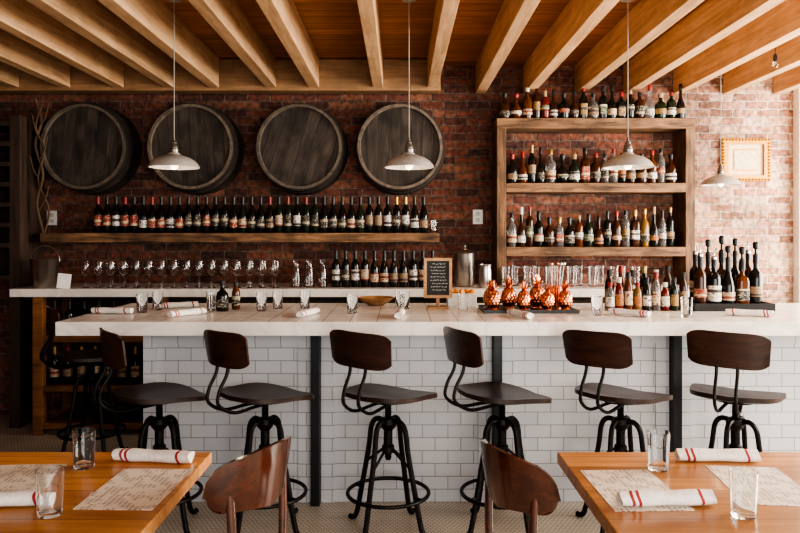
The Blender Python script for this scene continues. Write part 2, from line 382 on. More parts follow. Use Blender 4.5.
LB = {
 'white': labelmat('label_white', (.64,.61,.55), INK), 'cream': labelmat('label_cream', (.52,.43,.30), (.20,.05,.03)),
 'red': labelmat('label_red', (.26,.03,.025), (.5,.40,.25)), 'black': labelmat('label_black', (.02,.02,.02), (.40,.34,.24)),
 'orange': labelmat('label_orange', (.40,.15,.05), INK), 'green': labelmat('label_green', (.05,.085,.045), (.5,.45,.32)),
 'gold': labelmat('label_gold', (.32,.20,.07), INK, .4), 'tan': labelmat('label_tan', (.32,.22,.13), INK)}
CP_ = {'black': simple('cap_black', (.015,.015,.015), .4), 'red': simple('cap_red', (.26,.025,.02), .4), 'gold': simple('cap_gold', (.40,.26,.09), .35, .6),
 'white': simple('cap_white', (.6,.57,.52), .5), 'tan': simple('cork', (.34,.22,.13), .8), 'orange': simple('cap_orange', (.45,.15,.04), .5)}

# ------------------------------------------------------------------ room
def struct(name, mb, mats, **k):
    return obj(name, mb.mesh(name, mats, smooth=False), kind='structure', **k)
XL, XR, YB, YF, ZC = -3.98, 4.6, 6.3, -1.6, 3.14
struct('floor', MB().box(XL, XR, YF, YB+.15, -.1, 0), [M['hex']], label='white hexagonal mosaic tile floor')
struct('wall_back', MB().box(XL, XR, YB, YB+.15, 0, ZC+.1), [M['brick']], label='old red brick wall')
struct('wall_left', MB().box(XL-.15, XL, YF, YB+.15, 0, ZC+.1), [M['brick_side']], label='dark red brick side wall')
wr = MB().box(XR, XR+.15, YF, YB+.15, 0, .9).box(XR, XR+.15, YF, YB+.15, 2.8, ZC+.1)
wr.box(XR, XR+.15, 5.9, YB+.15, .9, 2.8).box(XR, XR+.15, 1.6, 1.9, .9, 2.8).box(XR, XR+.15, YF, -1.0, .9, 2.8)
struct('wall_right', wr, [M['plaster']], label='pale plaster wall with large window openings')
struct('ceiling', MB().box(XL, XR, YF, YB+.15, ZC, ZC+.1), [M['ceil']], label='orange-brown plank ceiling')
struct('trim_1', MB().box(3.54, 3.66, 6.2, 6.3, 0, ZC), [M['white']], label='white painted vertical trim')
struct('door_1', MB().box(3.66, 4.55, 6.24, 6.3, 0, 2.5), [M['teal']], label='dark teal painted door')

# ------------------------------------------------------------------ ceiling beams
bxs = [-3.32,-2.88,-2.42,-1.99,-1.60,-1.11,-.74,-.19,.28,.72,1.15,1.61,2.05,2.5,2.95,3.4,3.85,4.25]
for bx in bxs:
    yend = 6.02 if bx < .35 else 6.295
    L_ = yend-YF
    me = MB().box(-.045, .045, -L_/2, L_/2, 0, ZC-2.885-.001).mesh('ceiling_beam', [M['beam']], smooth=False, bevel=.004)
    obj('ceiling_beam', me, loc=(bx, (yend+YF)/2, 2.885), label='orange-tan pine joist running along the plank ceiling', cat='beam', group='exposed ceiling joists')
me = MB().box(-2.15,2.15,0,.14,0,.27).mesh('ledger_beam', [M['ledger']], smooth=False, bevel=.006)
obj('ledger_beam', me, loc=(-1.80, 6.025, 2.86), label='thick pine ledger beam carrying joists at the brick wall', cat='beam')

# ------------------------------------------------------------------ barrels
bprof = [(.400,0),(.399,.08),(.391,.16),(.380,.23),(.366,.30),(.342,.30),(.338,.265)]
b_body = MB().lathe(bprof[:5], 48).lathe(bprof[4:], 48, m=1).mesh('barrel_body', [M['barrel'], M['barrelrim']])
b_head = MB().lathe([(0,.268),(.339,.268),(.339,.258),(0,.258)], 48).mesh('barrel_head', [M['barrelhead']])
b_h1 = MB().lathe([(.3835,.236),(.3765,.285),(.3705,.285),(.378,.236)], 48).mesh('barrel_hoop', [M['hoop']])
b_h2 = MB().lathe([(.399,.13),(.393,.175),(.388,.175),(.395,.13)], 48).mesh('barrel_hoop', [M['hoop']])
for i, bx in enumerate([-2.72,-1.80,-.866,0.0]):
    r = obj('wine_barrel', b_body, loc=(bx, 6.297, 2.375), rot=(PI/2, [.1,-.06,.3,.02][i], 0), label='dark weathered wooden barrel mounted on the brick wall', cat='barrel', group='barrels on the brick wall')
    obj('barrel_head', b_head, r); obj('hoop', b_h1, r); obj('hoop', b_h2, r)

# ------------------------------------------------------------------ shelves
obj('long_shelf', MB().box(-1.70,1.70,-.17,.17,-.08,0).mesh('long_shelf', [M['shelf']], smooth=False, bevel=.005), loc=(-1.365, 6.125, 1.634),
    label='long reclaimed wood wall shelf below the barrels', cat='shelf')
root = obj('shelving_unit', None, loc=(1.68, 6.14, 1.186), label='reclaimed timber shelving unit full of bottles on the brick wall', cat='shelf')
for zt, t, n_ in [(2.62,.09,0),(2.063,.08,1),(1.514,.08,2)]:
    obj('shelf_board', MB().box(-.77 if n_ else -.85, .77 if n_ else .85, -.14, .15, -t, 0).mesh('shelf_board', [M['shelf']], smooth=False, bevel=.005), root, loc=(0,0,zt-1.186))
for sx in (-1, 1):
    obj('post', MB().box(-.04,.04,-.14,.15,0,2.53-1.186).mesh('post', [M['shelf_v']], smooth=False, bevel=.005), root, loc=(sx*.81,0,0))

obj('back_counter_top', MB().box(-2.9,2.9,-.35,.35,-.065,0).mesh('back_counter_top', [M['marble_plain']], smooth=False, bevel=.004), loc=(-.22, 5.94, 1.184),
    label='long white marble back bar worktop', cat='counter')
def cab(x0, x1):
    w = x1-x0
    r = obj('back_bar_cabinet', MB().box(-w/2,w/2,-.28,.3,0,1.118).mesh('cab', [M['darkwood']], smooth=False), loc=((x0+x1)/2, 5.98, 0), label='dark wood cabinet under the marble back counter', cat='cabinet', group='back bar cabinets')
    for s in (-1, 1):
        d = obj('door', MB().box(-w/4+.01,w/4-.01,-.01,.01,.08,1.08).mesh('door', [M['darkwood']], smooth=False, bevel=.003), r, loc=(s*w/4, -.291, 0))
        obj('handle', MB().tube([(0,0,-.06),(0,-.02,-.05),(0,-.02,.05),(0,0,.06)], .005).mesh('handle', [M['steel']]), d, loc=(-s*(w/4-.04), -.012, .8))
for x0, x1 in [(-1.85,-.45),(-.43,.97),(.99,2.6)]: cab(x0, x1)
r = obj('open_shelving', None, loc=(-2.42, 5.92, 0), label='worn orange-brown wood open shelving under the back counter', cat='shelf')
for px_ in (-.5,.5):
    for py_ in (-.25,.25):
        obj('post', MB().box(-.04,.04,-.035,.035,0,1.118).mesh('post', [M['under']], smooth=False, bevel=.004), r, loc=(px_, py_, 0))
for z in (.80,.40,.1):
    obj('shelf_board', MB().box(-.46,.46,-.28,.28,-.05,0).mesh('shelf_board', [M['under']], smooth=False, bevel=.004), r, loc=(0,0,z))
obj('back_panel', MB().box(-.46,.46,.285,.30,.1,1.1).mesh('bp', [M['darkwood']], smooth=False), r)

r = obj('dark_wood_rack', None, loc=(-3.56, 6.05, 0), label='tall dark wooden rack beside the brick wall', cat='rack')
for x_ in (-.36,.34):
    obj('post', MB().box(-.045,.045,-.2,.2,0,2.62).mesh('post', [M['darkwood']], smooth=False, bevel=.004), r, loc=(x_,0,0))
for z in [1.28,1.55,1.72,1.89,2.06,2.23,2.40,2.57]:
    obj('shelf_board', MB().box(-.315,.295,-.2,.2,-.04,0).mesh('shelf_board', [M['darkwood']], smooth=False, bevel=.004), r, loc=(0,0,z))
obj('back_panel', MB().box(-.31,.29,.18,.2,1.28,2.5).mesh('bp', [M['darkwood']], smooth=False), r)

# ------------------------------------------------------------------ main bar
ctop = obj('bar_countertop', MB().box(-2.6,2.6,-.565,.565,-.08,0).mesh('bar_countertop', [M['marble'], M['marble_plain']], smooth=False, bevel=.006), loc=(.643, 4.535, 1.118),
    label='long white marble-tiled bar top with thick edge', cat='bar counter')
for p in ctop.data.polygons:
    if p.normal.z < .5: p.material_index = 1
zt = 1.0375
me = MB().box(-2.3,2.3,0,.6,0,zt).mesh('bar_counter', [M['tile'], M['tile_side']], smooth=False)
for p in me.polygons:
    if abs(p.normal.x) > .9: p.material_index = 1
bar = obj('bar_counter', me, loc=(.754, 4.225, 0), label='bar front clad in white subway tile with steel posts', cat='bar counter')
posts = [-.504,.582,1.65,2.72]
edges = [-1.546]+posts
for i in range(4):
    a = edges[i]-.754+(0 if i == 0 else .03); b_ = edges[i+1]-.754-.03
    fr = MB().box(a, b_, -.012, 0, zt-.0775, zt).box(a, a+.08, -.012, 0, 0, zt-.0775).box(b_-.08, b_, -.012, 0, 0, zt-.0775)
    obj('tile_border', fr.mesh('tile_border', [M['tile']], smooth=False), bar)
for px_ in posts:
    obj('support_post', MB().box(-.026,.026,-.07,-.0005,0,zt).mesh('support_post', [M['post']], smooth=False, bevel=.003), bar, loc=(px_-.754, 0, 0))

# ------------------------------------------------------------------ stools
def stool_parts():
    P = {}
    R, S = 10, 40
    def pt(u, a, dz):
        ca, sa = math.cos(a), math.sin(a); n_ = 3.2
        rr = 1/((abs(ca)**n_+abs(sa)**n_)**(1/n_))
        x, y = u*rr*ca*.232, u*rr*sa*.225
        x *= 1+.10*(y/.215)
        z = .732+.026*u**3*(.5+.5*abs(ca)) - .022*max(0, y/.215)**2 + .018*max(0, -y/.215)**2
        return (x, y, z+dz)
    mb = MB()
    for side, dz in ((0,0),(1,-.024)):
        vs = [pt(0,0,dz)]
        for i in range(1, R+1):
            for j in range(S): vs.append(pt(i/R, 2*PI*j/S, dz))
        fs = []
        for j in range(S): fs.append((0, 1+j, 1+(j+1) % S))
        for i in range(R-1):
            for j in range(S):
                fs.append((1+i*S+j, 1+(i+1)*S+j, 1+(i+1)*S+(j+1) % S, 1+i*S+(j+1) % S))
        mb.add(vs, fs)
    off = 1+R*S
    for j in range(S):
        a = 1+(R-1)*S+j; b = 1+(R-1)*S+(j+1) % S
        mb.f.append((a, b, b+off, a+off)); mb.m.append(0)
    P['seat'] = mb.mesh('seat', [M['seat']], ang=50)
    mb = MB(); n1, n2 = 26, 10; grid = []
    RB = .58; BO = .285
    for side, rad in ((0,RB),(1,RB-.013)):
        for i in range(n1+1):
            u = -1+2*i/n1; ang = u*.350
            hh = .094*(1-.32*abs(u)**7)
            for j in range(n2+1):
                v = -1+2*j/n2
                rr = rad+.010*v
                grid.append((rr*math.sin(ang), RB-BO-rr*math.cos(ang), 1.016+v*hh))
    W = n2+1; off = (n1+1)*W; fs = []
    for i in range(n1):
        for j in range(n2):
            a = i*W+j; q = (a, a+W, a+W+1, a+1); fs += [q, tuple(k+off for k in q)]
        for a in (i*W, i*W+n2): fs.append((a, a+W, a+W+off, a+off))
    for j in range(n2):
        for a in (j, n1*W+j): fs.append((a, a+1, a+1+off, a+off))
    mb.add(grid, fs); P['backrest'] = mb.mesh('backrest', [M['backrest']])
    mb = MB(); k_ = BO-.255
    for s in (-1, 1):
        mb.tube(catmull([(s*.05,-.236-k_,1.04),(s*.05,-.236-k_,.96),(s*.05,-.242-k_,.89),(s*.05,-.285-k_,.81),(s*.05,-.290-k_,.74),(s*.05,-.23,.685),(s*.04,-.10,.69),(s*.03,.0,.695)], 6), .009)
    mb.box(-.055,.055,-.246-k_,-.232-k_,.985,1.02)
    mb.box(-.05,.05,-.02,.02,.690,.702)
    P['back_bracket'] = mb.mesh('back_bracket', [M['iron']])
    mb = MB(); pr = [(0,.38),(.015,.38)]
    for k in range(28): pr += [(.0155,.39+k*.011),(.0195,.3955+k*.011)]
    pr += [(.0195,.70),(.10,.70),(.10,.708),(0,.708)]
    P['screw_post'] = mb.lathe(pr, 16).mesh('screw_post', [M['iron']])
    P['hub'] = MB().lathe([(.020,.42),(.034,.42),(.034,.455),(.024,.465),(.024,.54),(.042,.56),(.050,.58),(.042,.605),(.028,.61),(.020,.61),(.020,.42)], 20).mesh('hub', [M['iron']])
    P['leg'] = MB().tube(catmull([(.034,0,.594),(.080,0,.592),(.112,0,.550),(.130,0,.43),(.170,0,.24),(.210,0,.06),(.235,0,.0145),(.265,0,.0145)], 5), .0145, 8).mesh('leg', [M['iron']])
    P['strut'] = MB().tube([(.028,0,.438),(.15,0,.345)], .0075).mesh('strut', [M['iron']])
    P['foot_ring'] = MB().tube([(.222*math.cos(2*PI*k/40),.222*math.sin(2*PI*k/40),.20) for k in range(40)], .0105, 8, closed=True).mesh('foot_ring', [M['iron']])
    P['ring_tab'] = MB().tube([(.178,0,.20),(.222,0,.20)], .009).mesh('ring_tab', [M['iron']])
    return P
SP = stool_parts()
for x, y, th, w_, tilt in [(-1.32,3.84,-52,0,.02),(-.74,3.84,-44,0,-.02),(-.065,3.84,-35,0,.03),(.56,3.84,-66,0,0),(1.21,3.84,-46,0,-.03),(1.84,3.84,-34,0,.02),(-2.22,5.05,-55,1,0)]:
    r = obj('bar_stool', None, loc=(x, y, 0), rot=(0,0,math.radians(th)), label='black iron swivel bar stool with walnut seat by the '+('bar end' if w_ else 'tiled bar'), cat='stool', group='bar stools along the bar')
    base_rot = -math.radians(th)+math.radians(random.uniform(-15, 15))
    obj('seat', SP['seat'], r); obj('back_bracket', SP['back_bracket'], r)
    obj('backrest', SP['backrest'], r, rot=(0,tilt,0), loc=(-1.016*math.sin(tilt),0,0))
    obj('screw_post', SP['screw_post'], r)
    obj('hub', SP['hub'], r, rot=(0,0,base_rot)); obj('foot_ring', SP['foot_ring'], r, rot=(0,0,base_rot))
    for k in range(4):
        for q in ('leg','strut','ring_tab'): obj(q, SP[q], r, rot=(0,0,base_rot+PI/4+k*PI/2))

# ------------------------------------------------------------------ pendants
shade = MB().lathe([(.158,0),(.161,.004),(.154,.018),(.134,.042),(.100,.064),(.060,.078),(.040,.084),(.036,.092),(.030,.096),(.030,.090),(.037,.080),(.058,.074),(.098,.060),(.131,.039),(.151,.016),(.156,0),(.158,0)], 40).mesh('shade', [M['enamel']])
sock = MB().lathe([(0,.080),(.024,.080),(.028,.096),(.030,.118),(.025,.124),(.025,.140),(.018,.150),(.018,.162),(.008,.172),(.006,.195),(0,.195)], 20).mesh('socket', [M['socket']])
bulb = MB().lathe([(0,-.012),(.018,-.006),(.028,.010),(.026,.03),(.014,.05),(.012,.08),(0,.08)], 16).mesh('bulb', [M['bulb']])
def pendant(x, y, z):
    r = obj('pendant_lamp', None, loc=(x,y,z), label='pale grey enamel pendant lamp hanging on a long cord', cat='lamp', group='pendant lamps')
    obj('shade', shade, r); obj('socket', sock, r); obj('bulb', bulb, r)
    obj('cord', MB().tube([(0,0,.190),(0,0,ZC-z-.02)], .0032, 6).mesh('cord', [M['cord']]), r)
    obj('canopy', MB().lathe([(0,ZC-z),(.05,ZC-z),(.045,ZC-z-.02),(.01,ZC-z-.03),(0,ZC-z-.03)], 20).mesh('canopy', [M['enamel']]), r)
    l = bpy.data.lights.new('bulb_light', 'POINT'); l.energy = 1.5; l.color = (1,.8,.6); l.shadow_soft_size = .03
    obj('bulb_light', l, r, loc=(0,0,-.04))
for p in [(-1.452,4.5,2.045),(.058,4.5,2.045),(1.465,4.5,2.045),(2.75,6.0,2.045)]: pendant(*p)
r = obj('bare_bulb_pendant', None, loc=(2.68, 5.0, 2.85), label='small bare bulb hanging on a thin cord', cat='lamp')
obj('cord', MB().tube([(0,0,.05),(0,0,ZC-2.85)], .003, 6).mesh('cord', [M['blackpl']]), r)
obj('socket', MB().lathe([(0,0),(.014,0),(.016,.03),(.01,.055),(0,.055)], 14).mesh('socket', [M['blackpl']]), r)
obj('bulb', MB().lathe([(0,-.05),(.014,-.045),(.02,-.025),(.012,0),(0,0)], 14).mesh('bulb', [M['glass']]), r)

# ------------------------------------------------------------------ bottles
SH = {
 'wine bottle': dict(p=[(0,0),(.034,0),(.037,.006),(.037,.185),(.032,.205),(.018,.228),(.0145,.245),(.0145,.30),(0,.30)], lab=(.06,.15,.0375), cap=[(.0152,.245),(.0152,.300),(.0165,.300),(.0165,.308),(0,.308)]),
 'sloped wine bottle': dict(p=[(0,0),(.037,0),(.040,.006),(.040,.14),(.034,.175),(.020,.215),(.0145,.245),(.0145,.30),(0,.30)], lab=(.045,.12,.0405), cap=[(.0152,.235),(.0152,.300),(.0165,.300),(.0165,.308),(0,.308)]),
 'spirit bottle': dict(p=[(0,0),(.038,0),(.042,.006),(.043,.17),(.038,.19),(.019,.21),(.015,.22),(.015,.265),(0,.265)], lab=(.04,.14,.0438), cap=[(.017,.245),(.018,.280),(.016,.284),(0,.284)]),
 'square spirit bottle': dict(sq=1, p=[(0,0),(.038,0),(.042,.006),(.042,.165),(.036,.185),(.020,.195),(.015,.205),(.015,.25),(0,.25)], lab=(.03,.13,.0426), cap=[(.019,.23),(.020,.275),(.018,.279),(0,.279)]),
 'squat spirit bottle': dict(p=[(0,0),(.046,0),(.050,.008),(.050,.12),(.044,.145),(.022,.17),(.016,.18),(.016,.22),(0,.22)], lab=(.03,.10,.0508), cap=[(.019,.205),(.022,.245),(.018,.25),(0,.25)]),
 'slim spirit bottle': dict(p=[(0,0),(.033,0),(.036,.006),(.037,.20),(.030,.22),(.016,.235),(.014,.245),(.014,.29),(0,.29)], lab=(.06,.16,.0378), cap=[(.0155,.27),(.0165,.305),(.015,.309),(0,.309)]),
 'round shouldered bottle': dict(p=[(0,0),(.036,0),(.038,.006),(.043,.07),(.047,.14),(.041,.175),(.021,.20),(.016,.215),(.016,.26),(0,.26)], lab=(.035,.11,.0470), cap=[(.018,.245),(.019,.282),(.016,.286),(0,.286)]),
 'globe decanter bottle': dict(p=[(0,0),(.034,0),(.046,.02),(.052,.06),(.048,.10),(.034,.13),(.019,.15),(.015,.17),(.015,.23),(0,.23)], lab=(.045,.08,.0526), cap=[(.018,.215),(.024,.235),(.024,.25),(.014,.262),(0,.263)]),
 'long necked bottle': dict(p=[(0,0),(.038,0),(.041,.006),(.041,.11),(.036,.135),(.022,.165),(.015,.19),(.0135,.29),(0,.29)], lab=(.03,.095,.0418), cap=[(.015,.25),(.0155,.305),(.014,.308),(0,.308)]),
 'sauce bottle': dict(p=[(0,0),(.022,0),(.025,.005),(.025,.10),(.020,.12),(.011,.135),(.010,.15),(0,.15)], lab=(.025,.085,.0255), cap=[(.0125,.14),(.0135,.165),(.011,.168),(0,.168)]),
}
_mc = {}
def bmesh_of(kind, part, mat):
    k = (kind, part, mat.name)
    if k not in _mc:
        d = SH[kind]; sq = d.get('sq', 0)
        if part == 'b': mb = MB().lathe(d['p'], 24 if sq else 18, sq=sq)
        elif part == 'l':
            a, b, r = d['lab']; mb = MB().lathe([(r,a),(r,b)], 24 if sq else 18, sq=sq)
        else: mb = MB().lathe(d['cap'], 14)
        _mc[k] = mb.mesh({'b':'bottle','l':'label','c':'cap'}[part], [mat])
    return _mc[k]
def bottle(kind, x, y, z, glass, lab, cap, where, group, sc=1.0, hs=1.0, vary=False):
    r = obj(kind.replace(' ', '_'), bmesh_of(kind, 'b', BG[glass]), loc=(x,y,z+.0005), rot=(0,0,0 if SH[kind].get('sq') else random.uniform(0,6.28)),
            label=f'{glass} {kind}, {lab} label, {cap} cap, on {where}', cat='bottle', group=group, scale=(sc,sc,sc*hs))
    l = obj('label', bmesh_of(kind, 'l', LB[lab]), r); obj('cap', bmesh_of(kind, 'c', CP_.get(cap, CP_['black'])), r)
    if vary:
        s = random.uniform(.55, 1.0); l.scale = (1,1,s); l.location.z = random.uniform(.3, 1)*SH[kind]['lab'][1]*(1-s)
    return r
nB = 37
for i in range(nB):
    x = -2.605+i*(2.81/(nB-1))
    if i < 9: g, lb, cp = 'black', ['red','red','white'][i % 3], 'red' if i % 3 == 0 else 'black'
    elif i < 16: g, lb, cp = 'black', 'red' if i % 3 == 0 else 'black', 'black'
    else: g, lb, cp = random.choice(['black','black','green']), random.choice(['white','cream','black','tan','black']), random.choice(['black','black','black','gold','red'])
    bottle(['wine bottle','sloped wine bottle'][(i//5) % 2], x, 6.04, 1.634, g, lb, cp, 'long shelf', 'wine bottles on the long shelf', .93, 1.08)
spk = ['spirit bottle','squat spirit bottle','slim spirit bottle','round shouldered bottle','wine bottle','square spirit bottle','globe decanter bottle','long necked bottle','square spirit bottle','squat spirit bottle','round shouldered bottle']
def spirits(x0, x1, y, z, where, group, hmin, hmax):
    x = x0; last = None
    while True:
        k = random.choice([q for q in spk if q != last]); last = k
        sc = random.uniform(.84, 1.0)
        rr = max(q[0] for q in SH[k]['p'])*sc*1.02+.001
        x += rr
        if x+rr > x1: break
        g = random.choices(['black','green','amber','brown','clear','red','yellow'], [6,1.5,3,4,4,.4,.6])[0]
        lb = random.choices(['white','cream','red','black','orange','green','gold','tan'], [5,3,2,3,1,1,1.5,2])[0]
        cp = random.choices(['black','red','gold','white','tan'], [7,1.2,1.5,1,1.3])[0]
        h = max(q[1] for q in SH[k]['cap'])*sc
        t = random.uniform(hmin, hmax)
        if k in ('squat spirit bottle','globe decanter bottle'): t = min(t, hmin*1.02)
        bottle(k, x, y, z, g, lb, cp, where, group, sc, t/h, vary=True)
        x += rr
spirits(.86, 2.50, 6.07, 2.62, 'top timber shelf', 'spirits on the top shelf', .22, .31)
spirits(.925, 2.435, 6.07, 2.063, 'middle timber shelf', 'spirits on the middle shelf', .25, .35)
spirits(.925, 2.435, 6.07, 1.514, 'lower timber shelf', 'spirits on the lower shelf', .25, .35)
for i in range(11):
    bottle(['wine bottle','sloped wine bottle'][i//4 % 2], -.53+i*.080, 5.80, 1.184, 'black', random.choice(['white','cream','black','tan']), random.choice(['black','gold','black']), 'back counter', 'wine bottles on the back counter', .93, 1.05)
for i in range(6): bottle('wine bottle', -2.82+i*.12, 5.72, .80, 'black', ['black','tan','cream'][i % 3], 'black', 'open shelving', 'bottles in the open shelving', .95, .95)
for i in range(8): bottle('wine bottle', -2.82+i*.11, 5.72, .40, 'black', 'cream' if i % 3 == 0 else 'tan', 'red' if i % 3 == 1 else 'gold', 'open shelving', 'bottles in the open shelving', 1)

# ------------------------------------------------------------------ glassware
wg = MB().lathe([(0,0),(.036,0),(.036,.004),(.008,.010),(.005,.02),(.005,.09),(.012,.10),(.032,.125),(.039,.155),(.037,.19),(.032,.225),(.0298,.225),(.0348,.19),(.0368,.155),(.030,.128),(.010,.106),(0,.105)], 24).mesh('wine_glass', [M['glass']])
tb = MB().lathe([(0,0),(.029,0),(.031,.004),(.036,.115),(.0362,.12),(.0345,.12),(.0295,.014),(0,.012)], 24).mesh('tumbler', [M['glass']])
for j in range(2):
    for i in range(16-j):
        obj('wine_glass', wg, loc=(-2.56+i*.103+j*.0515, 5.70+j*.16, 1.1842), label='clear stemmed wine glass on the marble back counter', cat='glass', group='wine glasses on the back counter', scale=(1,1,.98))
def tumbler(x, y, z, s=1.0, where='the white bar top', grp='water glasses on the bar', hz=1):
    return obj('water_glass', tb, loc=(x,y,z+.0004), label='clear glass water tumbler on '+where, cat='glass', group=grp, scale=(s,s,s*hz))
BZ = 1.118
for x, y in [(-1.64,4.45),(-1.60,4.62),(-1.235,4.6),(-.90,4.55),(-.82,4.7),(-.64,4.72),(-.30,4.4),(0.0,4.75),(.03,4.66),(.42,4.66),(1.21,4.3),(1.72,4.2),(-1.28,4.75)]: tumbler(x, y, BZ)
for i in range(13):
    tumbler(.88+i*.09, 5.82+(i % 2)*.09, 1.184, 1.1, 'the marble back counter', 'tumblers on the back counter', 1.3)
for i in range(2): tumbler(.29, 6.03+i*.1, 1.634, .9, 'the long wall shelf', 'small glasses on the long shelf')
car = MB().lathe([(0,0),(.040,0),(.043,.01),(.040,.12),(.030,.17),(.026,.19),(.034,.23),(.032,.23),(.024,.19),(.028,.168),(.038,.12),(.040,.012),(0,.01)], 22).mesh('carafe', [M['glass']])
for x in (-.86,-.75,-.64): obj('glass_carafe', car, loc=(x,5.78,1.1842), label='clear glass carafe on the marble back counter', cat='carafe', group='carafes on the back counter')

# ------------------------------------------------------------------ napkins
def napkin_mesh(L=.30, r=.025):
    mb = MB(); n = 22; seg = 30
    xs = [-L/2+L*k/seg for k in range(seg+1)]
    for k in range(seg+1):
        x = xs[k]; e = 1-.06*math.cos(x*40)
        for i in range(n):
            a = 2*PI*i/n; rr = r*e*(1+.10*(i/n))
            mb.v.append((x+.004*math.sin(a*2), rr*math.cos(a)*1.15, rr*math.sin(a)*.85+r*.95))
    for k in range(seg):
        m = 1 if k in (3,5,25) else 0
        for i in range(n):
            j = (i+1) % n; mb.f.append((k*n+i, k*n+j, (k+1)*n+j, (k+1)*n+i)); mb.m.append(m)
    for k, d in ((0,.01),(seg,-.01)):
        c = len(mb.v); mb.v.append((xs[k]+d, 0, r*.95))
        for i in range(n): mb.f.append((k*n+i, k*n+(i+1) % n, c)); mb.m.append(0)
    return mb.mesh('rolled_napkin', [M['linen'], M['redstripe']], ang=60)
nap = napkin_mesh()
def napkin(x, y, z, rot, s=1.0, where='the white bar top', grp='rolled napkins on the bar'):
    obj('rolled_napkin', nap, loc=(x,y,z+.0015), rot=(0,0,rot), label='rolled white linen napkin with red stripes on '+where, cat='napkin', group=grp, scale=(s,s,s))
for x, y, rt in [(-1.80,4.38,-.1),(-1.50,4.75,.5),(-1.30,4.28,.95),(-.56,4.28,1.3),(0.0,4.22,1.5),(.72,4.20,1.9),(1.40,4.27,2.35),(2.12,4.25,2.7)]: napkin(x, y, BZ, rt, .85)

# ------------------------------------------------------------------ chalkboard sign
r = obj('chalkboard_sign', None, loc=(.255,4.72,BZ), label='small chalkboard in light wood frame on a stand', cat='sign')
fr = MB().box(-.095,.095,-.01,.01,.07,.09).box(-.095,.095,-.01,.01,.32,.34).box(-.095,-.075,-.01,.01,.09,.32).box(.075,.095,-.01,.01,.09,.32)
obj('frame', fr.mesh('frame', [M['framewood']], smooth=False, bevel=.002), r)
obj('board', MB().box(-.075,.075,-.003,.004,.09,.32).mesh('board', [M['slate']], smooth=False), r)
mb = MB(); zz = .30
while zz > .11:
    x = -.055+random.uniform(0,.02)
    while x < .05:
        w = random.uniform(.008,.022)
        mb.tube([(x+w*t/5, -.0045, zz+random.uniform(-.004,.004)) for t in range(6)], .0011, 4); x += w+.005
    zz -= .022
obj('chalk_lettering', mb.mesh('chalk', [M['chalk']]), r)
obj('stand', MB().box(-.012,.012,-.012,.012,.01,.075).box(-.07,.07,-.04,.05,0,.014).mesh('stand', [M['framewood']], smooth=False, bevel=.002), r)

# ------------------------------------------------------------------ copper cups
def pineapple_body():
    mb = MB(); n, kk = 72, 40; vs = []
    for k in range(kk+1):
        t = k/kk; z = .012+t*.115
        base = .048*math.sqrt(max(0, 1-((t-.45)/.64)**2))
        for i in range(n):
            a = 2*PI*i/n
            d = abs(math.sin(a*6+t*8))*abs(math.sin(a*6-t*8))
            rr = base+.0045*d
            vs.append((rr*math.cos(a), rr*math.sin(a), z))
    fs = [(k*n+i, k*n+(i+1) % n, (k+1)*n+(i+1) % n, (k+1)*n+i) for k in range(kk) for i in range(n)]
    fs.append(tuple(range(n))); fs.append(tuple(kk*n+i for i in range(n)))
    mb.add(vs, fs); mb.lathe([(0,0),(.034,0),(.030,.006),(.026,.014),(0,.014)], 24)
    return mb.mesh('pineapple_cup', [M['copper']], ang=80)
pb = pineapple_body()
mb = MB().lathe([(0,.122),(.028,.122),(.030,.128),(.014,.136),(0,.137)], 24)
for ring, (nl, sp_, h) in enumerate([(7,.034,.030),(6,.022,.052),(4,.008,.072)]):
    for i in range(nl):
        a = 2*PI*i/nl+ring*.5; ca, sa = math.cos(a), math.sin(a)
        mb.tube(catmull([(.008*ca,.008*sa,.130),(sp_*.7*ca,sp_*.7*sa,.135+h*.55),(sp_*1.3*ca,sp_*1.3*sa,.135+h)], 4), [.007,.0075,.008,.0075,.007,.006,.0045,.0025,.0006], 6, flat=.4)
pc = mb.mesh('leaf_crown', [M['copper']])
for i, (x, y, s) in enumerate([(.60,4.49,.92),(.715,4.60,1.0),(.79,4.465,.90),(.90,4.60,1.05),(.94,4.455,.88),(1.06,4.49,.92),(.60,4.66,.9)]):
    r = obj('copper_pineapple_cup', pb, loc=(x,y,BZ+.018), rot=(0,0,i*.7), label='polished copper pineapple-shaped cocktail cup on black tray', cat='cup', group='copper pineapple cups on the bar', scale=(s,s,s))
    obj('leaf_crown', pc, r)
r = obj('copper_utensil_cup', MB().lathe([(0,0),(.036,0),(.045,.14),(.043,.14),(.035,.008),(0,.006)], 24).mesh('cup', [M['copper']]), loc=(1.04,4.65,BZ+.018), label='copper cup holding bar spoons and strainers', cat='cup')
for k in range(5):
    a = k*1.3; obj('bar_spoon', MB().tube([(.012*math.cos(a),.012*math.sin(a),.01),(.05*math.cos(a),.03*math.sin(a),.28)], .0026, 6).lathe([(0,-.014),(.011,-.004),(.011,.006),(0,.016)], 10, c=(.05*math.cos(a),.03*math.sin(a),.285)).mesh('bar_spoon', [M['copper'] if k % 2 else M['steel']]), r)
obj('bar_tray', MB().box(-.30,.30,-.17,.17,0,.0175).box(-.30,.30,-.17,-.162,.0175,.022).box(-.30,.30,.162,.17,.0175,.022).mesh('tray', [M['blackpl']], smooth=False), loc=(.83,4.57,BZ+.0003), label='flat black tray under the copper cups', cat='tray')
r = obj('garnish_box', MB().box(-.10,.10,-.07,.07,0,.09).mesh('gb', [M['white']], smooth=False, bevel=.004), loc=(.43,4.9,BZ+.0003), label='white garnish caddy with citrus on the bar', cat='container')
for k in range(5): obj('citrus', MB().lathe([(0,-.025),(.018,-.018),(.026,0),(.018,.018),(0,.025)], 14).mesh('citrus', [M['orange']]), r, loc=(-.075+k*.037, random.uniform(-.03,.03), .095))
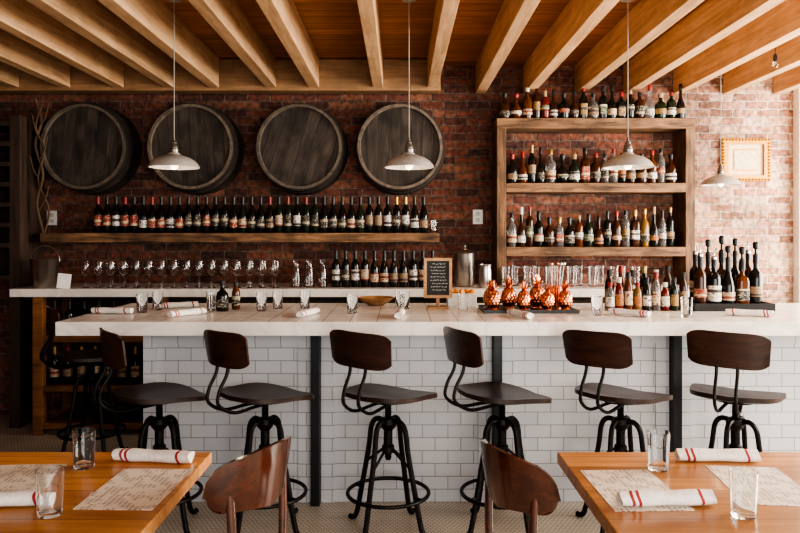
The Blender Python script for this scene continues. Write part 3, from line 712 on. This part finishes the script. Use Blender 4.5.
obj('wooden_bowl', MB().lathe([(0,0),(.05,0),(.10,.03),(.13,.055),(.125,.058),(.095,.034),(.05,.008),(0,.008)], 30).mesh('bowl', [M['framewood']]), loc=(-.17,4.93,BZ+.0003), label='shallow wooden bowl on the bar', cat='bowl')
bottle('squat spirit bottle', -1.155, 4.55, BZ, 'black', 'black', 'black', 'white bar top', 'jars on the bar', .8)
bottle('sauce bottle', -1.09, 4.65, BZ, 'amber', 'black', 'black', 'white bar top', 'jars on the bar', 1.1)

sc_ = [('clear','white','red'),('red','orange','white'),('amber','cream','black'),('yellow','orange','red'),('black','white','black'),('clear','cream','red'),('red','white','white'),('green','gold','black'),('brown','tan','black')]
for i, (g, lb, cp) in enumerate(sc_):
    bottle('sauce bottle', 1.375+i*.060, 4.58, BZ, g, lb, cp, 'white bar top', 'sauce bottles on the bar', 1.1, 1.0+.18*(i % 3))
for i in range(6):
    bottle('sauce bottle', 1.40+i*.078, 4.68, BZ, ['brown','amber','clear','black','red','brown'][i], ['tan','white','red','cream','white','black'][i], ['black','red','black','gold','white','black'][i], 'white bar top', 'sauce bottles on the bar', 1.25, 1.25+.12*(i % 2))
r = obj('bottle_caddy', MB().box(-.26,.26,-.11,.11,0,.01).box(-.26,.26,-.11,-.10,.01,.05).box(-.26,.26,.10,.11,.01,.05).box(-.26,-.25,-.10,.10,.01,.05).box(.25,.26,-.10,.10,.01,.05).mesh('caddy', [M['blackpl']], smooth=False), loc=(2.17,4.64,BZ+.0003), label='black bar caddy holding bottles with pour spouts', cat='caddy')
def top_of(kind): return max(q[1] for q in SH[kind]['cap'])
def spout(kind, style):
    h = top_of(kind)
    if style == 0:
        return MB().lathe([(0,h-.004),(.0165,h-.004),(.0165,h+.012),(.009,h+.018),(0,h+.018)], 12).tube(catmull([(0,0,h+.01),(0,0,h+.03),(.004,0,h+.045),(.018,0,h+.065)], 5), .0035, 8).mesh('pour_spout', [M['steel']])
    return MB().lathe([(0,h-.004),(.0165,h-.004),(.0165,h+.014),(.008,h+.018),(.007,h+.045),(.016,h+.052),(.018,h+.082),(.010,h+.09),(0,h+.09)], 14).mesh('pour_spout', [M['blackpl']])
front = [('wine bottle','brown','red',1.10,1.02,0),('spirit bottle','black','white',1.04,1.10,0),('sloped wine bottle','black','cream',1.06,.98,1),('square spirit bottle','amber','black',1.05,1.05,1),('slim spirit bottle','black','tan',1.1,1.0,1)]
xx = 1.925
for k, g, lb, sc, hs, st in front:
    rr = max(q[0] for q in SH[k]['p'])*sc+.0025; xx += rr
    b_ = bottle(k, xx, 4.588, BZ+.0105, g, lb, 'black', 'black caddy', 'bottles with pour spouts', sc, hs, vary=True)
    obj('pour_spout', spout(k, st), b_); xx += rr
back = [('slim spirit bottle','black','cream',1.0,1.16,0),('wine bottle','amber','black',1.0,1.14,1),('square spirit bottle','brown','tan',1.0,1.3,1),('wine bottle','black','gold',1.0,1.16,1),('slim spirit bottle','brown','black',1.0,1.18,0)]
xx = 1.935
for k, g, lb, sc, hs, st in back:
    rr = max(q[0] for q in SH[k]['p'])*sc+.006; xx += rr
    b_ = bottle(k, xx, 4.69, BZ+.0105, g, lb, 'black', 'black caddy', 'bottles with pour spouts', sc, hs, vary=True)
    obj('pour_spout', spout(k, st), b_); xx += rr
# ------------------------------------------------------------------ back counter extras
def bucket(x, y, z, s, lab):
    r = obj('metal_bucket', MB().lathe([(0,0),(.07,0),(.075,.01),(.10,.20),(.105,.205),(.102,.21),(.096,.203),(.072,.012),(0,.01)], 30).mesh('bucket', [M['steel']]), loc=(x,y,z+.0005), label=lab, cat='bucket', scale=(s,s,s))
    obj('handle', MB().tube([(.103*math.cos(a*PI/14),0,.19+.11*math.sin(a*PI/14)) for a in range(15)], .003, 6).mesh('handle', [M['steel']]), r)
bucket(-2.90, 5.72, 1.184, 1.15, 'galvanised metal ice bucket with wire handle')
obj('table_card', MB().box(-.05,.05,-.006,.006,0,.12).mesh('card', [M['linen']], smooth=False, bevel=.002), loc=(-2.715,5.64,1.1845), rot=(.0,.12,.2), label='white folded card standing by the ice bucket', cat='card')
obj('steel_canister', MB().lathe([(0,0),(.08,0),(.085,.01),(.085,.27),(.088,.28),(.07,.30),(.02,.315),(.012,.33),(.016,.345),(0,.35)], 30).mesh('urn', [M['steel']]), loc=(.54,5.88,1.1845), label='brushed steel canister with lid on the back counter', cat='canister')
obj('steel_pitcher', MB().lathe([(0,0),(.05,0),(.055,.02),(.05,.14),(.045,.17),(.05,.19),(.048,.19),(.043,.17),(.047,.14),(.05,.02),(0,.01)], 24).mesh('pitcher', [M['steel']]), loc=(.70,5.74,1.1845), label='small steel pitcher on the back counter', cat='pitcher')
mb = MB()
mb.tube(catmull([(0,0,0),(-.05,-.01,.25),(.0,-.01,.5),(-.07,0,.75),(-.02,0,.95),(-.07,0,1.14)], 6), .012)
mb.tube(catmull([(.01,0,0),(.05,-.01,.2),(-.04,-.01,.45),(.01,-.01,.7),(-.06,-.01,.9),(-.01,0,1.10)], 6), .009)
for z, dx in ((.2,.09),(.45,-.07),(.62,.08),(.8,-.05),(.9,.09)):
    mb.tube(catmull([(-.03,-.01,z),(-.03+dx*.6,-.02,z+.08),(-.03+dx,-.03,z+.2)], 4), .005)
obj('dried_branch', mb.mesh('branch', [M['bark']]), loc=(-3.04,5.970,1.6345), label='bare twisting dried branch on the shelf beside a barrel', cat='branch')
def plate(x, z, nm, lab):
    r = obj(nm, MB().box(-.045,.045,-.006,0,-.065,.065).mesh(nm, [M['white']], smooth=False, bevel=.002), loc=(x,6.2995,z), label=lab, cat='electrical plate')
    for s in (-1,1): obj('socket_insert', MB().box(-.017,.017,-.009,-.006,-.016,.016).mesh('ins', [M['plaster']], smooth=False), r, loc=(0,0,s*.027))
plate(-3.13, 1.77, 'wall_outlet', 'white electrical outlet on the brick wall')
plate(.70, 1.78, 'light_switch', 'white light switch plate on the brick wall')
r = obj('picture_frame', None, loc=(3.10,6.297,2.29), label='ornate gilt picture frame with a document on the brick wall', cat='picture')
mb = MB()
for a,b,c,d in [(-.215,.215,.14,.19),(-.215,.215,-.19,-.14),(-.215,-.16,-.14,.14),(.16,.215,-.14,.14)]: mb.box(a,b,-.035,0,c,d)
for k in range(15):
    for zz in (.178,-.178): mb.lathe([(0,-.012),(.010,-.007),(.013,0),(.010,.007),(0,.012)], 8, c=(-.203+k*.029,-.036,zz))
for k in range(11):
    for x_ in (.203,-.203): mb.lathe([(0,-.012),(.010,-.007),(.013,0),(.010,.007),(0,.012)], 8, c=(x_,-.036,-.145+k*.029))
obj('frame', mb.mesh('frame', [M['gold']], smooth=False, bevel=0), r)
obj('mat_board', MB().box(-.16,.16,-.012,-.002,-.14,.14).mesh('mat', [M['paper']], smooth=False), r)
obj('print', MB().box(-.11,.11,-.015,-.012,-.10,.10).mesh('print', [M['gold']], smooth=False), r)
me = MB().box(-.10,.10,-.085,.085,-.0015,.0015).mesh('print', [M['document']], smooth=False)
obj('document', me, r, loc=(0,-.017,0), rot=(PI/2,0,0))

# ------------------------------------------------------------------ dining tables
def table(x0, x1, y0, y1, lab):
    w, d = x1-x0, y1-y0
    r = obj('dining_table', None, loc=((x0+x1)/2,(y0+y1)/2,0), label=lab, cat='table')
    obj('tabletop', MB().box(-w/2,w/2,-d/2,d/2,.705,.75).mesh('tabletop', [M['table']], smooth=False, bevel=.005), r)
    obj('pedestal', MB().lathe([(0,.02),(.05,.02),(.035,.06),(.032,.64),(.05,.68),(.05,.705),(0,.705)], 20).mesh('pedestal', [M['iron']]), r)
    mb = MB()
    for k in range(4):
        a = PI/4+k*PI/2; mb.tube([(0,0,.045),(.15*math.cos(a),.15*math.sin(a),.035),(.34*math.cos(a),.34*math.sin(a),.014)], [.03,.022,.014])
    obj('base', mb.mesh('base', [M['iron']]), r)
table(-1.95,-.744,1.92,2.77,'orange-toned oak dining table set with menus and napkins')
table(.621,1.95,1.92,2.77,'orange-toned oak dining table with menus, napkins and glasses')
TZ = .75
mn = MB().box(-.125,.125,-.19,.19,0,.0012).mesh('menu', [M['menu']], smooth=False)
for x, y, rt in [(-.89,2.37,-.03),(-1.36,2.42,.05),(.785,2.36,.03),(1.24,2.40,-.10)]:
    obj('paper_menu', mn, loc=(x,y,TZ+.0003), rot=(0,0,rt), label='cream paper menu lying on the oak table', cat='menu', group='paper menus on the tables')
tw = 'the oak table'; tg = 'napkins on the tables'
napkin(-.93,2.64,TZ,-.12,1.0,tw,tg); napkin(-1.25,2.2,TZ+.001,.15,1.0,tw,tg)
napkin(.84,2.21,TZ+.002,.05,1.0,tw,tg); napkin(1.20,2.65,TZ,-.05,1.0,tw,tg)
for x, y in [(-1.165,2.58),(-1.07,2.14),(.945,2.56),(1.045,2.13)]: tumbler(x,y,TZ,1.15,'the oak table','water glasses on the tables')

# ------------------------------------------------------------------ bentwood chairs; local: faces +X, back at -X
def chair_meshes():
    P = {}
    def sgrid(z_top, hgt, R0, lean, th, am, n1=40, n2=10, sx=.95, bulge=0):
        mb = MB(); grid = []
        for side in (0,1):
            for i in range(n1+1):
                u = -1+2*i/n1; a = u*am
                for j in range(n2+1):
                    v = j/n2; w_ = 4*v*(1-v)
                    rr = R0-side*th+lean*(1-v)+(1 if side == 0 else -1)*bulge*w_
                    grid.append((-rr*math.cos(a)*sx+.01, rr*math.sin(a), z_top(u)-v*hgt(u)))
        W = n2+1; off = (n1+1)*W; fs = []
        for i in range(n1):
            for j in range(n2):
                q = (i*W+j, (i+1)*W+j, (i+1)*W+j+1, i*W+j+1); fs += [q, tuple(k+off for k in q)]
            for a in (i*W, i*W+n2): fs.append((a, a+W, a+W+off, a+off))
        for j in range(n2):
            for a in (j, n1*W+j): fs.append((a, a+1, a+1+off, a+off))
        return mb.add(grid, fs)
    AM = math.radians(64)
    def cap_(u): return math.sqrt(max(0, 1-max(0, (abs(u)-.66)/.34)**2.4))
    def h0(u): return .205-.06*abs(u)
    def zt_(u): return .915-.05*abs(u)**1.8-h0(u)*(1-cap_(u))*.55
    def hh_(u): return max(.004, h0(u)*cap_(u))
    P['back_panel'] = sgrid(zt_, hh_, .205, .030, .015, AM, bulge=.003).mesh('back_panel', [M['chair']], ang=75)
    def post(u, r):
        a = u*AM
        x0, y0 = -.185*math.cos(a), .185*math.sin(a)
        z1 = zt_(u)-hh_(u)*.6
        x1, y1 = -.203*math.cos(a)*.95+.01, .203*math.sin(a)
        return MB().tube(catmull([(x0,y0,.45),((x0+x1)/2-.004,(y0+y1)/2,.62),(x1,y1,z1)], 8), r, 12, flat=.8).mesh('back_post', [M['chair']])
    P['post'] = [post(u, .017) for u in (-.66,.66)]
    P['seat'] = MB().lathe([(0,.445),(.16,.447),(.205,.455),(.215,.45),(.215,.43),(.20,.425),(0,.425)], 40).mesh('seat', [M['chair']])
    P['leg'] = MB().tube([(.14,0,.43),(.17,0,.25),(.215,0,0)], [.02,.018,.012], 10).mesh('leg', [M['chair']])
    P['stretcher'] = MB().tube([(.165*math.cos(2*PI*k/32),.165*math.sin(2*PI*k/32),.22) for k in range(32)], .009, 8, closed=True).mesh('stretcher', [M['chair']])
    return P
CP = chair_meshes()
for x, y, rot, lab, s in [(-.59,2.36,PI-.45,'glossy mahogany bentwood chair tucked at the oak table',1.02),(.49,2.38,.42,'glossy mahogany bentwood chair tucked at the oak table',1.0),(1.96,2.80,-1.5,'dark wooden chair on the far side of the oak table',.86)]:
    r = obj('dining_chair', None, loc=(x,y,0), rot=(0,0,rot), label=lab, cat='chair', group='dining chairs', scale=(s,s,s))
    for q in ('back_panel','seat','stretcher'): obj(q, CP[q], r)
    for p_ in CP['post']: obj('back_post', p_, r)
    for k in range(4): obj('leg', CP['leg'], r, rot=(0,0,PI/4+k*PI/2))

# ------------------------------------------------------------------ camera
cam = bpy.data.cameras.new('camera'); cam.sensor_width = 36; cam.lens = 31.5; cam.shift_y = -.037
co = bpy.data.objects.new('camera', cam); COL.objects.link(co)
co.location = (0,0,1.6); co.rotation_euler = (PI/2,0,0); scene.camera = co

# ------------------------------------------------------------------ light
w = bpy.data.worlds.new('world'); scene.world = w; w.use_nodes = True
w.node_tree.nodes['Background'].inputs[0].default_value = (.93,.96,1,1); w.node_tree.nodes['Background'].inputs[1].default_value = .85
def area(name, loc, rot, sx, sy, e, c):
    l = bpy.data.lights.new(name, 'AREA'); l.shape = 'RECTANGLE'; l.size = sx; l.size_y = sy; l.energy = e; l.color = c
    o = bpy.data.objects.new(name, l); COL.objects.link(o); o.location = loc; o.rotation_euler = rot; return o
area('street_window_light', (2.0,-1.4,1.6), (math.radians(98),0,0), 3.8, 2.2, 125, (1,.93,.84))
area('side_window_light', (4.5,4.0,1.9), (0,math.radians(90),0), 1.8, 3.4, 330, (1,.91,.80))
scene.view_settings.view_transform = 'AgX'
try: scene.view_settings.look = 'AgX - High Contrast'
except Exception as e: print(e)
scene.view_settings.exposure = .45
